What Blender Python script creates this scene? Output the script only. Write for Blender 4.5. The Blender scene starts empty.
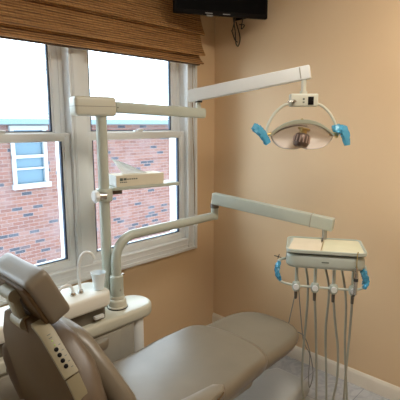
import bpy, bmesh, math, random
from mathutils import Vector, Matrix, noise
random.seed(7)
S = bpy.context.scene
COL = S.collection
PI = math.pi

# ------------------------------------------------------------------ camera
FOC = 431.0
PITCH = math.atan(76 / 431)
YAW = math.atan2(420, 437.6)
cam = bpy.data.cameras.new('camera')
cam.sensor_width = 36.0
cam.lens = FOC / 400 * 36
cam.clip_start = 0.02
co = bpy.data.objects.new('camera', cam)
COL.objects.link(co)
co.location = (-2.37, -2.13, 1.55)
fw = Vector((math.cos(YAW) * math.cos(PITCH), math.sin(YAW) * math.cos(PITCH), -math.sin(PITCH)))
co.rotation_euler = fw.to_track_quat('-Z', 'Y').to_euler()
S.camera = co
FX, FY = math.cos(YAW), math.sin(YAW)      # horizontal viewing direction, used to lay out the hinged arms
# ------------------------------------------------------------------ sky and exposure
w = bpy.data.worlds.new('world'); S.world = w; w.use_nodes = True
bg = w.node_tree.nodes['Background']
bg.inputs[0].default_value = (0.80, 0.91, 1.0, 1)
bg.inputs[1].default_value = 6.6
S.view_settings.view_transform = 'Standard'
S.view_settings.look = 'None'
S.view_settings.gamma = 1
S.view_settings.exposure = 0.0
FILL_W = 31.0      # watts of the unseen ceiling lamp added to brighten the room
FILL_C = (1.0, 0.92, 0.80)
la = bpy.data.lights.new('added_ceiling_lamp', 'AREA'); la.shape = 'RECTANGLE'; la.size = 1.1; la.size_y = 0.5
la.energy = FILL_W; la.color = FILL_C
lo = bpy.data.objects.new('added_ceiling_lamp', la); COL.objects.link(lo); lo.location = (-1.0, -1.9, 2.555)

# ------------------------------------------------------------------ materials
def new_mat(name, col=(.8, .8, .8), rough=.5, metal=0.0, **k):
    m = bpy.data.materials.new(name); m.use_nodes = True
    b = m.node_tree.nodes['Principled BSDF']
    b.inputs['Base Color'].default_value = (*col, 1)
    b.inputs['Roughness'].default_value = rough
    b.inputs['Metallic'].default_value = metal
    for key, v in k.items():
        b.inputs[key.replace('_', ' ')].default_value = v
    return m
def nd(m, t): return m.node_tree.nodes.new(t)
def lk(m, a, b): m.node_tree.links.new(a, b)
def bsdf(m): return m.node_tree.nodes['Principled BSDF']
def speckle(m, c1, c2, scale, detail=3, bump=0.0, stretch=(1, 1, 1), lo_=.35, hi=.65, bscale=None):
    tc = nd(m, 'ShaderNodeTexCoord'); mp = nd(m, 'ShaderNodeMapping'); mp.inputs['Scale'].default_value = stretch
    n = nd(m, 'ShaderNodeTexNoise'); n.inputs['Scale'].default_value = scale; n.inputs['Detail'].default_value = detail
    r = nd(m, 'ShaderNodeValToRGB'); r.color_ramp.elements[0].position = lo_; r.color_ramp.elements[1].position = hi
    r.color_ramp.elements[0].color = (*c1, 1); r.color_ramp.elements[1].color = (*c2, 1)
    lk(m, tc.outputs['Object'], mp.inputs['Vector']); lk(m, mp.outputs[0], n.inputs['Vector'])
    lk(m, n.outputs['Fac'], r.inputs[0]); lk(m, r.outputs[0], bsdf(m).inputs['Base Color'])
    if bump:
        b = nd(m, 'ShaderNodeBump'); b.inputs['Strength'].default_value = bump; b.inputs['Distance'].default_value = .002
        src = n
        if bscale:
            src = nd(m, 'ShaderNodeTexNoise'); src.inputs['Scale'].default_value = bscale
            lk(m, tc.outputs['Object'], src.inputs['Vector'])
        lk(m, src.outputs['Fac'], b.inputs['Height']); lk(m, b.outputs[0], bsdf(m).inputs['Normal'])
    return m
WALL = speckle(new_mat('peach_wall_paint', rough=.55), (.71, .505, .30), (.73, .52, .31), 2.5, bump=.12, bscale=90)
CEIL = speckle(new_mat('ceiling_paint', rough=.9), (.78, .76, .72), (.82, .80, .76), 30, bump=.2)
TRIM = speckle(new_mat('white_window_vinyl', rough=.38), (.76, .78, .78), (.79, .81, .81), 6)
BASEB = speckle(new_mat('cream_baseboard_paint', rough=.4), (.74, .66, .54), (.77, .69, .57), 5)
LEATH = speckle(new_mat('taupe_upholstery', rough=.33), (.18, .148, .105), (.205, .17, .122), 5, bump=.10, bscale=260)
LEATHD = speckle(new_mat('brown_back_shell', rough=.6, Specular_IOR_Level=.3), (.10, .058, .022), (.11, .065, .026), 8, bump=.15, bscale=500)
STRIPM = speckle(new_mat('ivory_plastic', rough=.45), (.27, .235, .145), (.295, .255, .16), 8)
IVORY = speckle(new_mat('ivory_enamel', rough=.33), (.58, .57, .47), (.61, .60, .50), 6)
TUBEM = speckle(new_mat('sage_ivory_tube_enamel', rough=.30), (.46, .49, .42), (.49, .52, .45), 6)
WHITE = speckle(new_mat('white_enamel', rough=.28), (.76, .77, .75), (.79, .80, .78), 6)
CREAM = speckle(new_mat('cream_enamel', rough=.30), (.78, .76, .68), (.81, .79, .71), 6)
GREYP = speckle(new_mat('warm_grey_panel', rough=.45), (.36, .34, .29), (.39, .37, .31), 6)
CHROME = new_mat('brushed_steel', (.62, .60, .56), .25, 1.0)
DARKST = new_mat('dark_steel', (.16, .14, .12), .35, .8)
BLACK = new_mat('black_plastic', (.005, .004, .004), .55, 0, Specular_IOR_Level=.12)
SCREEN = new_mat('dark_glass_screen', (.003, .003, .003), .5, 0, Specular_IOR_Level=.04)
RUBBER = new_mat('dark_rubber', (.03, .03, .03), .6)
HOSE = speckle(new_mat('grey_green_hose', rough=.4), (.36, .355, .285), (.39, .385, .31), 20)
HOSED = speckle(new_mat('dark_grey_hose', rough=.45), (.22, .21, .19), (.25, .24, .22), 20)
SNOW = speckle(new_mat('snow', rough=.8), (.86, .89, .92), (.92, .94, .96), 1.2)
ROOFW = speckle(new_mat('pale_roof', rough=.8), (.09, .15, .17), (.35, .40, .42), 1.1, stretch=(.12, 2.2, 1), lo_=.33, hi=.45)
GUTTER = new_mat('pale_gutter', (.11, .17, .20), .5)
EXTW = new_mat('white_exterior_paint', (.32, .34, .36), .5)
EXTG = new_mat('neighbour_pane', (.06, .12, .17), .2)
PAPER = speckle(new_mat('cream_paper', rough=.7), (.66, .63, .44), (.70, .67, .48), 12)
PINKP = speckle(new_mat('pinkish_pouch_paper', rough=.7), (.70, .60, .44), (.74, .64, .48), 12)
CARD = speckle(new_mat('cream_cardboard', rough=.6), (.70, .64, .50), (.73, .67, .53), 20)
INK = new_mat('grey_ink', (.10, .12, .10), .7)
TISSUE = speckle(new_mat('white_tissue', rough=.9), (.82, .82, .80), (.86, .86, .84), 40, bump=.2)
GREEN = new_mat('green_led', (.3, .45, .08), .4)
BRASS = new_mat('brass', (.55, .42, .18), .3, 1.0)
CAGE = new_mat('bronze_cage', (.13, .09, .07), .35, .6)
CUPM = new_mat('translucent_white_cup', (.78, .86, .90), .3)
SILV = new_mat('silver_print', (.25, .25, .25), .5, 0)
def thin(name, tint, gloss_rough, glossc, mixf, body=None, bodyf=0):
    m = bpy.data.materials.new(name); m.use_nodes = True; m.node_tree.nodes.clear()
    o = nd(m, 'ShaderNodeOutputMaterial'); mx = nd(m, 'ShaderNodeMixShader'); t = nd(m, 'ShaderNodeBsdfTransparent')
    g = nd(m, 'ShaderNodeBsdfGlossy'); fr = nd(m, 'ShaderNodeLayerWeight'); fr.inputs[0].default_value = mixf
    t.inputs[0].default_value = (*tint, 1); g.inputs[0].default_value = (*glossc, 1); g.inputs[1].default_value = gloss_rough
    lk(m, fr.outputs['Fresnel'], mx.inputs[0]); lk(m, g.outputs[0], mx.inputs[2])
    if body:
        d = nd(m, 'ShaderNodeBsdfDiffuse'); d.inputs[0].default_value = (*body, 1)
        m2 = nd(m, 'ShaderNodeMixShader'); m2.inputs[0].default_value = bodyf
        lk(m, t.outputs[0], m2.inputs[1]); lk(m, d.outputs[0], m2.inputs[2]); lk(m, m2.outputs[0], mx.inputs[1])
    else:
        lk(m, t.outputs[0], mx.inputs[1])
    lk(m, mx.outputs[0], o.inputs[0])
    return m
GLASS = thin('window_glass', (.94, .97, .98), .02, (1, 1, 1), .12)
DICHRO = thin('dichroic_reflector_glass', (.97, .93, .89), .18, (1.0, .97, .95), .20, (.90, .86, .85), .34)
SEAL = new_mat('blue_black_seal', (.02, .045, .09), .35)
BLUEF = thin('blue_barrier_film', (.50, .82, .95), .15, (.8, .95, 1), .3, (.10, .45, .72), .60)

def brick_mat():
    m = new_mat('red_brick', rough=.9)
    tc = nd(m, 'ShaderNodeTexCoord'); sx = nd(m, 'ShaderNodeSeparateXYZ'); cx = nd(m, 'ShaderNodeCombineXYZ')
    lk(m, tc.outputs['Object'], sx.inputs[0]); lk(m, sx.outputs['X'], cx.inputs['X']); lk(m, sx.outputs['Z'], cx.inputs['Y'])
    b = nd(m, 'ShaderNodeTexBrick'); lk(m, cx.outputs[0], b.inputs['Vector'])
    b.inputs['Color1'].default_value = (0, 0, 0, 1); b.inputs['Color2'].default_value = (1, 1, 1, 1)
    b.inputs['Mortar'].default_value = (.5, .5, .5, 1)
    b.inputs['Scale'].default_value = 1; b.inputs['Brick Width'].default_value = .215; b.inputs['Row Height'].default_value = .073
    b.inputs['Mortar Size'].default_value = .007; b.inputs['Mortar Smooth'].default_value = .1; b.inputs['Bias'].default_value = 0
    r = nd(m, 'ShaderNodeValToRGB'); lk(m, b.outputs['Color'], r.inputs[0])
    e = r.color_ramp.elements; e[0].position = 0; e[0].color = (.16, .070, .055, 1); e[1].position = 1; e[1].color = (.035, .04, .055, 1)
    for p, c in ((.3, (.125, .055, .045)), (.55, (.175, .088, .07)), (.80, (.15, .075, .06)), (.86, (.17, .10, .09)), (.90, (.04, .045, .06))):
        x = e.new(p); x.color = (*c, 1)
    n = nd(m, 'ShaderNodeTexNoise'); n.inputs['Scale'].default_value = 1.6; n.inputs['Detail'].default_value = 5
    lk(m, tc.outputs['Object'], n.inputs['Vector'])
    r2 = nd(m, 'ShaderNodeValToRGB'); r2.color_ramp.elements[0].position = .48; r2.color_ramp.elements[1].position = .72
    lk(m, n.outputs['Fac'], r2.inputs[0])
    mul = nd(m, 'ShaderNodeMath'); mul.operation = 'MULTIPLY'; mul.inputs[1].default_value = .30; lk(m, r2.outputs[0], mul.inputs[0])
    mixe = nd(m, 'ShaderNodeMixRGB'); mixe.inputs[2].default_value = (.24, .23, .26, 1)
    lk(m, mul.outputs[0], mixe.inputs[0]); lk(m, r.outputs[0], mixe.inputs[1])
    mixm = nd(m, 'ShaderNodeMixRGB'); mixm.inputs[2].default_value = (.18, .13, .125, 1)
    lk(m, b.outputs['Fac'], mixm.inputs[0]); lk(m, mixe.outputs[0], mixm.inputs[1])
    lk(m, mixm.outputs[0], bsdf(m).inputs['Base Color'])
    return m
BRICK = brick_mat()

def bamboo_mat():
    m = new_mat('woven_bamboo', rough=.6)
    tc = nd(m, 'ShaderNodeTexCoord'); mp = nd(m, 'ShaderNodeMapping'); mp.inputs['Scale'].default_value = (5, 60, 170)
    n = nd(m, 'ShaderNodeTexNoise'); n.inputs['Scale'].default_value = 1.0; n.inputs['Detail'].default_value = 3; n.inputs['Roughness'].default_value = .7
    lk(m, tc.outputs['Object'], mp.inputs[0]); lk(m, mp.outputs[0], n.inputs['Vector'])
    sx = nd(m, 'ShaderNodeSeparateXYZ'); lk(m, tc.outputs['Object'], sx.inputs[0])
    z = nd(m, 'ShaderNodeMath'); z.operation = 'MULTIPLY'; z.inputs[1].default_value = 2 * PI / .0135; lk(m, sx.outputs['Z'], z.inputs[0])
    sn = nd(m, 'ShaderNodeMath'); sn.operation = 'SINE'; lk(m, z.outputs[0], sn.inputs[0])
    s2 = nd(m, 'ShaderNodeMath'); s2.operation = 'MULTIPLY_ADD'; s2.inputs[1].default_value = .13; lk(m, sn.outputs[0], s2.inputs[0]); lk(m, n.outputs['Fac'], s2.inputs[2])
    r = nd(m, 'ShaderNodeValToRGB'); e = r.color_ramp.elements
    e[0].position = .28; e[0].color = (.13, .058, .018, 1); e[1].position = .72; e[1].color = (.62, .34, .13, 1)
    x = e.new(.47); x.color = (.42, .21, .075, 1)
    lk(m, s2.outputs[0], r.inputs[0])
    # weaving threads: thin upright stitch lines
    a = nd(m, 'ShaderNodeMath'); a.operation = 'MULTIPLY'; a.inputs[1].default_value = 1 / .032; lk(m, sx.outputs['X'], a.inputs[0])
    f = nd(m, 'ShaderNodeMath'); f.operation = 'FRACT'; lk(m, a.outputs[0], f.inputs[0])
    c = nd(m, 'ShaderNodeMath'); c.operation = 'LESS_THAN'; c.inputs[1].default_value = .10; lk(m, f.outputs[0], c.inputs[0])
    s = nd(m, 'ShaderNodeMath'); s.operation = 'MULTIPLY'; s.inputs[1].default_value = .35; lk(m, c.outputs[0], s.inputs[0])
    mx = nd(m, 'ShaderNodeMixRGB'); mx.inputs[2].default_value = (.20, .10, .04, 1)
    lk(m, s.outputs[0], mx.inputs[0]); lk(m, r.outputs[0], mx.inputs[1]); lk(m, mx.outputs[0], bsdf(m).inputs['Base Color'])
    # reeds as relief
    bp = nd(m, 'ShaderNodeBump'); bp.inputs['Strength'].default_value = .9; bp.inputs['Distance'].default_value = .003
    lk(m, sn.outputs[0], bp.inputs['Height']); lk(m, bp.outputs[0], bsdf(m).inputs['Normal'])
    return m
BAMBOO = bamboo_mat()

def floor_mat():
    m = new_mat('grey_marbled_vinyl_tile', rough=.32)
    tc = nd(m, 'ShaderNodeTexCoord')
    b = nd(m, 'ShaderNodeTexBrick'); b.offset = 0; lk(m, tc.outputs['Object'], b.inputs['Vector'])
    b.inputs['Scale'].default_value = 1; b.inputs['Brick Width'].default_value = .305; b.inputs['Row Height'].default_value = .305
    b.inputs['Mortar Size'].default_value = .002; b.inputs['Color1'].default_value = (.40, .395, .39, 1); b.inputs['Color2'].default_value = (.45, .44, .43, 1)
    b.inputs['Mortar'].default_value = (.22, .22, .23, 1)
    n = nd(m, 'ShaderNodeTexNoise'); n.inputs['Scale'].default_value = 9; n.inputs['Detail'].default_value = 6; n.inputs['Distortion'].default_value = 2.5
    lk(m, tc.outputs['Object'], n.inputs['Vector'])
    r = nd(m, 'ShaderNodeValToRGB'); r.color_ramp.elements[0].position = .42; r.color_ramp.elements[1].position = .60
    r.color_ramp.elements[0].color = (.80, .81, .84, 1); r.color_ramp.elements[1].color = (1, 1, 1, 1); lk(m, n.outputs['Fac'], r.inputs[0])
    mx = nd(m, 'ShaderNodeMixRGB'); mx.blend_type = 'MULTIPLY'; mx.inputs[0].default_value = 1
    lk(m, b.outputs['Color'], mx.inputs[1]); lk(m, r.outputs[0], mx.inputs[2]); lk(m, mx.outputs[0], bsdf(m).inputs['Base Color'])
    return m
FLOORM = floor_mat()

# ------------------------------------------------------------------ mesh helpers (world coordinates)
def V(*a): return Vector(a)
class MB:
    def __init__(s): s.bm = bmesh.new()
    def merge(s, bm2):
        me = bpy.data.meshes.new('t'); bm2.to_mesh(me); bm2.free(); s.bm.from_mesh(me); bpy.data.meshes.remove(me); return s
    def box(s, x0, x1, y0, y1, z0, z1, bev=0.0, seg=2, M=None):
        b = bmesh.new(); bmesh.ops.create_cube(b, size=1)
        for v in b.verts:
            v.co = Vector(((x0 + x1) / 2 + v.co.x * (x1 - x0), (y0 + y1) / 2 + v.co.y * (y1 - y0), (z0 + z1) / 2 + v.co.z * (z1 - z0)))
        if bev: bmesh.ops.bevel(b, geom=b.edges[:], offset=bev, segments=seg, profile=.5, affect='EDGES')
        if M: bmesh.ops.transform(b, matrix=M, verts=b.verts[:])
        return s.merge(b)
    def prism(s, pts, z0, z1, bev=0.0, seg=2, M=None):     # polygon in xy extruded along z, rims rounded
        b = bmesh.new()
        vs = [b.verts.new((p[0], p[1], z0)) for p in pts]
        f = b.faces.new(vs); f.normal_update()
        r = bmesh.ops.extrude_face_region(b, geom=[f])
        for v in [g for g in r['geom'] if isinstance(g, bmesh.types.BMVert)]: v.co.z = z1
        bmesh.ops.recalc_face_normals(b, faces=b.faces[:])
        if bev:
            ed = [e for e in b.edges if abs(e.verts[0].co.z - e.verts[1].co.z) < 1e-6]
            bmesh.ops.bevel(b, geom=ed, offset=bev, segments=seg, profile=.5, affect='EDGES')
        if M: bmesh.ops.transform(b, matrix=M, verts=b.verts[:])
        return s.merge(b)
    def tube(s, pts, r, n=12, closed=False):
        pts = [Vector(p) for p in pts]; R = r if isinstance(r, (list, tuple)) else [r] * len(pts)
        b = bmesh.new(); rings = []; up = None
        for i, p in enumerate(pts):
            a = pts[i - 1] if i else (pts[-1] if closed else p); c = pts[i + 1] if i < len(pts) - 1 else (pts[0] if closed else p)
            t = (c - a).normalized()
            if up is None:
                up = t.orthogonal().normalized()
            else:
                up = (up - t * up.dot(t)).normalized()
            sd = t.cross(up)
            rings.append([b.verts.new(p + (up * math.cos(2 * PI * k / n) + sd * math.sin(2 * PI * k / n)) * R[i]) for k in range(n)])
        m = len(rings)
        for i in range(m if closed else m - 1):
            A, B_ = rings[i], rings[(i + 1) % m]
            for k in range(n): b.faces.new((A[k], A[(k + 1) % n], B_[(k + 1) % n], B_[k]))
        if not closed:
            b.faces.new(rings[0][::-1]); b.faces.new(rings[-1])
        bmesh.ops.recalc_face_normals(b, faces=b.faces[:])
        return s.merge(b)
    def lathe(s, prof, n=24, M=None):        # (radius, z) profile round z
        b = bmesh.new(); rings = []
        for r, z in prof:
            rings.append([b.verts.new((max(r, 1e-4) * math.cos(2 * PI * k / n), max(r, 1e-4) * math.sin(2 * PI * k / n), z)) for k in range(n)])
        for i in range(len(rings) - 1):
            for k in range(n): b.faces.new((rings[i][k], rings[i][(k + 1) % n], rings[i + 1][(k + 1) % n], rings[i + 1][k]))
        b.faces.new(rings[0][::-1]); b.faces.new(rings[-1])
        bmesh.ops.recalc_face_normals(b, faces=b.faces[:])
        if M: bmesh.ops.transform(b, matrix=M, verts=b.verts[:])
        return s.merge(b)
    def pad(s, outline, t, er, fn, bulge=0.0, k=5):
        """upholstered slab: outline in (u,v), thickness t along w, rounded rim er, fn maps (u,v,w) to the world"""
        n = len(outline); cx = sum(p[0] for p in outline) / n; cy = sum(p[1] for p in outline) / n
        b = bmesh.new()
        def ring(ins, wv, sc=1.0):
            out = []
            for (x, y) in outline:
                dx, dy = x - cx, y - cy; L = math.hypot(dx, dy); q = max(0.0, (L - ins) / L) * sc
                out.append((cx + dx * q, cy + dy * q, wv))
            return out
        rs = []
        for sc in (.12, .35, .6, .8, .92): rs.append(ring(er, bulge * .3 * (-(1 - sc * sc)), sc))
        for i in range(k + 1):
            a = PI / 2 * i / k; rs.append(ring(er * (1 - math.sin(a)), er * (1 - math.cos(a))))
        for i in range(k + 1):
            a = PI / 2 * i / k; rs.append(ring(er * (1 - math.cos(a)), t - er + er * math.sin(a)))
        for sc in (.92, .8, .6, .35, .12): rs.append(ring(er, t + bulge * (1 - sc * sc), sc))
        V_ = [[b.verts.new(Vector(fn(*p))) for p in r] for r in rs]
        for i in range(len(V_) - 1):
            for j in range(n): b.faces.new((V_[i][j], V_[i][(j + 1) % n], V_[i + 1][(j + 1) % n], V_[i + 1][j]))
        b.faces.new(V_[0][::-1]); b.faces.new(V_[-1])
        bmesh.ops.recalc_face_normals(b, faces=b.faces[:])
        return s.merge(b)
    def xform(s, M): bmesh.ops.transform(s.bm, matrix=M, verts=s.bm.verts[:]); return s
    def build(s, name, mat, parent=None, sharp=35, **props):
        me = bpy.data.meshes.new(name)
        base = Vector((0, 0, 0)); p = parent
        while p is not None: base += p.location; p = p.parent
        for v in s.bm.verts: v.co -= base
        s.bm.to_mesh(me); s.bm.free(); me.materials.append(mat)
        for f in me.polygons: f.use_smooth = True
        me.set_sharp_from_angle(angle=math.radians(sharp))
        o = bpy.data.objects.new(name, me); COL.objects.link(o); o.parent = parent
        for k, v in props.items(): o[k] = v
        return o
def spline(pts, n=8):
    P = [Vector(p) for p in pts]; P = [P[0] * 2 - P[1]] + P + [P[-1] * 2 - P[-2]]; out = []
    for i in range(1, len(P) - 2):
        for k in range(n):
            t = k / n; a, b, c, d = P[i - 1:i + 3]
            out.append(.5 * ((2 * b) + (c - a) * t + (2 * a - 5 * b + 4 * c - d) * t * t + (3 * b - a - 3 * c + d) * t ** 3))
    out.append(P[-2]); return out
def rrect(x0, x1, y0, y1, r, n=6, r2=None):
    out = []
    rr = r if isinstance(r, (list, tuple)) else [r] * 4    # corners: x1y1, x0y1, x0y0, x1y0
    for (cx, cy, a0), q in zip(((x1, y1, 0), (x0, y1, 90), (x0, y0, 180), (x1, y0, 270)), rr):
        sx = -1 if a0 in (0, 270) else 1; sy = -1 if a0 in (0, 90) else 1
        for k in range(n + 1):
            a = math.radians(a0 + 90 * k / n); out.append((cx + sx * q + q * math.cos(a), cy + sy * q + q * math.sin(a)))
    return out
def dense(pts, d):
    out = []
    for i, p in enumerate(pts):
        q = pts[(i + 1) % len(pts)]; L = math.hypot(q[0] - p[0], q[1] - p[1]); m = max(1, int(L / d))
        for k in range(m): out.append((p[0] + (q[0] - p[0]) * k / m, p[1] + (q[1] - p[1]) * k / m))
    return out
def frame(o, x, y, z):
    M = Matrix((x, y, z)).transposed().to_4x4(); M.translation = Vector(o); return M
def aim(o, d, roll=None):        # matrix whose z axis runs along d
    d = Vector(d).normalized(); x = (Vector(roll) if roll else d.orthogonal()); x = (x - d * x.dot(d)).normalized()
    return frame(o, x, d.cross(x), d)
def thing(name, label, cat, loc=(0, 0, 0), group=None, kind=None):
    o = bpy.data.objects.new(name, None); COL.objects.link(o); o.location = loc; o.empty_display_size = .05
    if kind: o['kind'] = kind
    if label: o['label'] = label
    if cat: o['category'] = cat
    if group: o['group'] = group
    return o

# ------------------------------------------------------------------ room shell
ST = dict(kind='structure')
RX, RY, CZ = -3.9, -4.2, 2.60
AX0, AX1, BX0, BX1, WZ0, WZ1 = -1.895, -1.155, -1.060, -.292, .752, 2.26
DX0, DX1, EX0, EX1 = -3.60, -2.85, -2.748, -1.998  # two unseen windows added left of the frame for more daylight
m = MB()
for x0, x1, z0, z1 in ((RX, DX0 - .04, 0, CZ), (BX1 + .02, 0.0, 0, CZ), (DX0 - .04, BX1 + .02, 0, WZ0 - .02), (DX0 - .04, BX1 + .02, WZ1 + .02, CZ)):
    m.box(x0, x1, 0, .16, z0, z1)
m.build('wall_left', WALL, **ST)
MB().box(0, .12, RY, .16, 0, CZ).build('wall_right', WALL, **ST)
MB().box(RX - .12, RX, RY, .16, 0, CZ).build('wall_far_left', WALL, **ST)
MB().box(RX - .12, .12, RY - .12, RY, 0, CZ).build('wall_back', WALL, **ST)
MB().box(RX - .12, .12, RY - .12, .16, -.08, 0).build('floor', FLOORM, **ST)
MB().box(RX - .12, .12, RY - .12, .16, CZ, CZ + .08).build('ceiling', CEIL, **ST)
def baseboard(name, horizontal):
    prof = [(0, 0), (.014, 0), (.014, .066), (.011, .078), (.006, .086), (.004, .090), (0, .090)]
    m = MB()
    if horizontal: M = frame((0, 0, 0), V(0, -1, 0), V(0, 0, 1), V(-1, 0, 0)); m.prism(prof, .014, -RX, M=M)
    else: M = frame((0, 0, 0), V(-1, 0, 0), V(0, 0, 1), V(0, -1, 0)); m.prism(prof, 0, -RY, M=M)
    m.build(name, BASEB, sharp=20, **ST)
baseboard('baseboard_right', False)

def win_unit(name, x0, x1):
    t = thing(name, None, None, (0, 0, 0), kind='structure')
    m = MB()                                                     # outer frame lining the opening
    m.box(x0 - .035, x0, .0, .15, WZ0 - .015, WZ1); m.box(x1, x1 + .018, .0, .15, WZ0 - .015, WZ1)
    m.box(x0 - .035, x1 + .018, .0, .15, WZ1, WZ1 + .018); m.box(x0 - .035, x1 + .018, .0, .15, WZ0 - .018, WZ0)
    for a, b in ((x0, x0 + .024), (x1 - .024, x1)):                # jamb liners of the outer track
        m.box(a, b, .056, .105, WZ0, WZ1, .003)
    m.box(x0, x1, .105, .15, WZ0, WZ0 + .02); m.box(x0, x0 + .016, .105, .15, WZ0, WZ1); m.box(x1 - .016, x1, .105, .15, WZ0, WZ1)
    m.build('window_frame', TRIM, t)
    def sash(nm, a, b, y0, y1, z0, z1, sw, rb, rt):
        m = MB(); m.box(a, a + sw, y0, y1, z0, z1, .003); m.box(b - sw, b, y0, y1, z0, z1, .003)
        m.box(a + sw - .002, b - sw + .002, y0, y1, z0, z0 + rb, .003); m.box(a + sw - .002, b - sw + .002, y0, y1, z1 - rt, z1, .003)
        q = .008                                                 # glazing beads
        for c, d in ((a + sw - .001, a + sw + q), (b - sw - q, b - sw + .001)): m.box(c, d, y0 + .007, y1 - .007, z0 + rb, z1 - rt, .002)
        m.box(a + sw, b - sw, y0 + .007, y1 - .007, z0 + rb - .001, z0 + rb + q, .002)
        o = m.build(nm, TRIM, t)
        g = MB().box(a + sw, b - sw, (y0 + y1) / 2 - .002, (y0 + y1) / 2 + .002, z0 + rb, z1 - rt).build('pane', GLASS, o)
        s2 = MB()
        for c, d in ((a + sw + q, a + sw + q + .009), (b - sw - q - .009, b - sw - q)): s2.box(c, d, y0 + .012, y1 - .008, z0 + rb + q, z1 - rt)
        s2.box(a + sw + q, b - sw - q, y0 + .012, y1 - .008, z0 + rb + q, z0 + rb + q + .006)
        s2.build('glazing_seal', SEAL, o)
        return o
    lo_ = sash('lower_sash', x0 + .001, x1 - .001, .012, .050, WZ0, 1.502, .036, .040, .044)
    MB().box((x0 + x1) / 2 - .03, (x0 + x1) / 2 + .03, .018, .045, 1.502, 1.512, .003).box((x0 + x1) / 2 - .01, (x0 + x1) / 2 + .03, .012, .03, 1.512, 1.520, .003).build('sash_lock', TRIM, lo_)
    for c in (x0 + .02, x1 - .02): MB().box(c - .010, c + .010, .006, .02, 1.482, 1.490, .002).build('tilt_latch', TRIM, lo_)
    up = sash('upper_sash', x0 + .024, x1 - .024, .060, .095, 1.462, WZ1, .038, .038, .045)
    return t
win_unit('window_1', AX0, AX1); win_unit('window_2', BX0, BX1); win_unit('added_window_3', EX0, EX1); win_unit('added_window_4', DX0, DX1)
# moulded casing round both units, and the mullion cover between them
m = MB()
def casing(m, x0, x1, z0, z1, side):
    wd = .088
    if side == 'v_r':
        m.box(x0, x0 + wd, -.016, .0, z0, z1, .002); m.box(x0 + wd - .022, x0 + wd, -.028, .0, z0 - .0, z1, .004); m.box(x0 + .001, x0 + .016, -.022, 0, z0, z1, .003)
        m.box(x0 + .040, x0 + .048, -.019, 0, z0, z1, .0015)
    if side == 'v_l':
        m.box(x0 - wd, x0, -.016, .0, z0, z1, .002); m.box(x0 - wd, x0 - wd + .022, -.028, .0, z0, z1, .004); m.box(x0 - .016, x0 - .001, -.022, 0, z0, z1, .003)
    if side == 'h_b':
        m.box(x0 + .001, x1 - .001, -.0155, -.0005, z0 - wd, z0, .002); m.box(x0 - .0, x1 + .0, -.0275, -.0005, z0 - wd, z0 - wd + .022, .004); m.box(x0 + .08, x1 - .08, -.0215, -.0005, z0 - .016, z0 - .001, .003)
        m.box(x0 + .05, x1 - .05, -.0185, -.0005, z0 - .048, z0 - .040, .0015)
casing(m, BX1, 0, WZ0 - .088, WZ1 + .07, 'v_r'); casing(m, DX0, 0, WZ0 - .088, WZ1 + .07, 'v_l')
casing(m, DX0 - .088, BX1 + .088, WZ0, 0, 'h_b'); m.box(DX0 - .088, BX1 + .088, -.016, 0, WZ1, WZ1 + .07, .002)
m.build('trim_1', TRIM, **ST)
for k, (pa, pb) in enumerate(((AX1, BX0), (EX1, AX0), (DX1, EX0))):
    m = MB(); m.box(pa, pb, -.012, .0, WZ0 - .005, WZ1, .002).box(pa + .012, pb - .012, -.018, 0, WZ0 - .005, WZ1, .003).box(pa + .0008, pb - .0008, 0.0005, .149, WZ0 - .01, WZ1)
    m.box(pa + .020, pa + .026, -.021, -.01, WZ0, WZ1, .001)
    m.build('trim_%d' % (k + 2), TRIM, **ST)

# ------------------------------------------------------------------ outside: the neighbour's brick house and snow
nb = thing('neighbour_house', 'red brick house with a pale snowy roof seen through the windows', 'house', (3, 6.3, -3))
m = MB(); wx0, wx1, wz0, wz1 = 1.13, 1.86, .33, 1.50
for x0, x1, z0, z1 in ((-6, wx0, -3, 1.54), (wx1, 16, -3, 1.54), (wx0, wx1, -3, wz0), (wx0, wx1, wz1, 1.54)): m.box(x0, x1, 6.3, 6.5, z0, z1)
bw = m.build('brick_wall', BRICK, nb)
# keep brick courses in the wall's own coordinates
m = MB(); a = 4.0
m.prism([(6.02, 1.655), (6.02, 1.70), (9.6, 2.16), (9.6, 2.05)], -6, 16, M=frame((0, 0, 0), V(0, 1, 0), V(0, 0, 1), V(1, 0, 0)))
m.build('roof', ROOFW, nb)
MB().box(-6, 16, 5.92, 6.02, 1.54, 1.65, .02).box(-6, 16, 6.02, 6.3, 1.54, 1.58).build('gutter', GUTTER, nb)
nw = MB(); fwid = .075
nw.box(wx0, wx0 + fwid, 6.26, 6.4, wz0, wz1).box(wx1 - fwid, wx1, 6.26, 6.4, wz0, wz1).box(wx0 - .03, wx1 + .03, 6.22, 6.4, wz0 - .05, wz0 + .05).box(wx0 - .02, wx1 + .02, 6.22, 6.4, wz1 - .07, wz1 + .02)
nw.box(wx0, wx1, 6.27, 6.38, .885, .945)
nwo = nw.build('window', EXTW, nb)
MB().box(wx0 + fwid, wx1 - fwid, 6.33, 6.34, wz0 + .05, wz1 - .06).build('pane', EXTG, nwo)
MB().box(wx0 + fwid, wx1 - fwid, 6.28, 6.32, .655, .69).build('screen_frame', EXTW, nwo)
g = MB().box(-14, 24, .6, 26, -3.1, -3.0).build('ground', SNOW, **ST)
# a cable and an eave line beyond
wire = MB(); wire.tube(spline([(-6, 5.2, 2.30), (0, 5.2, 1.98), (3, 5.2, 1.90), (8, 5.2, 2.0)], 10), .008, 6)
wire.build('overhead_cable', GUTTER, None, label='thin pale cable strung in front of the snowy roof outside', category='cable')

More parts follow.
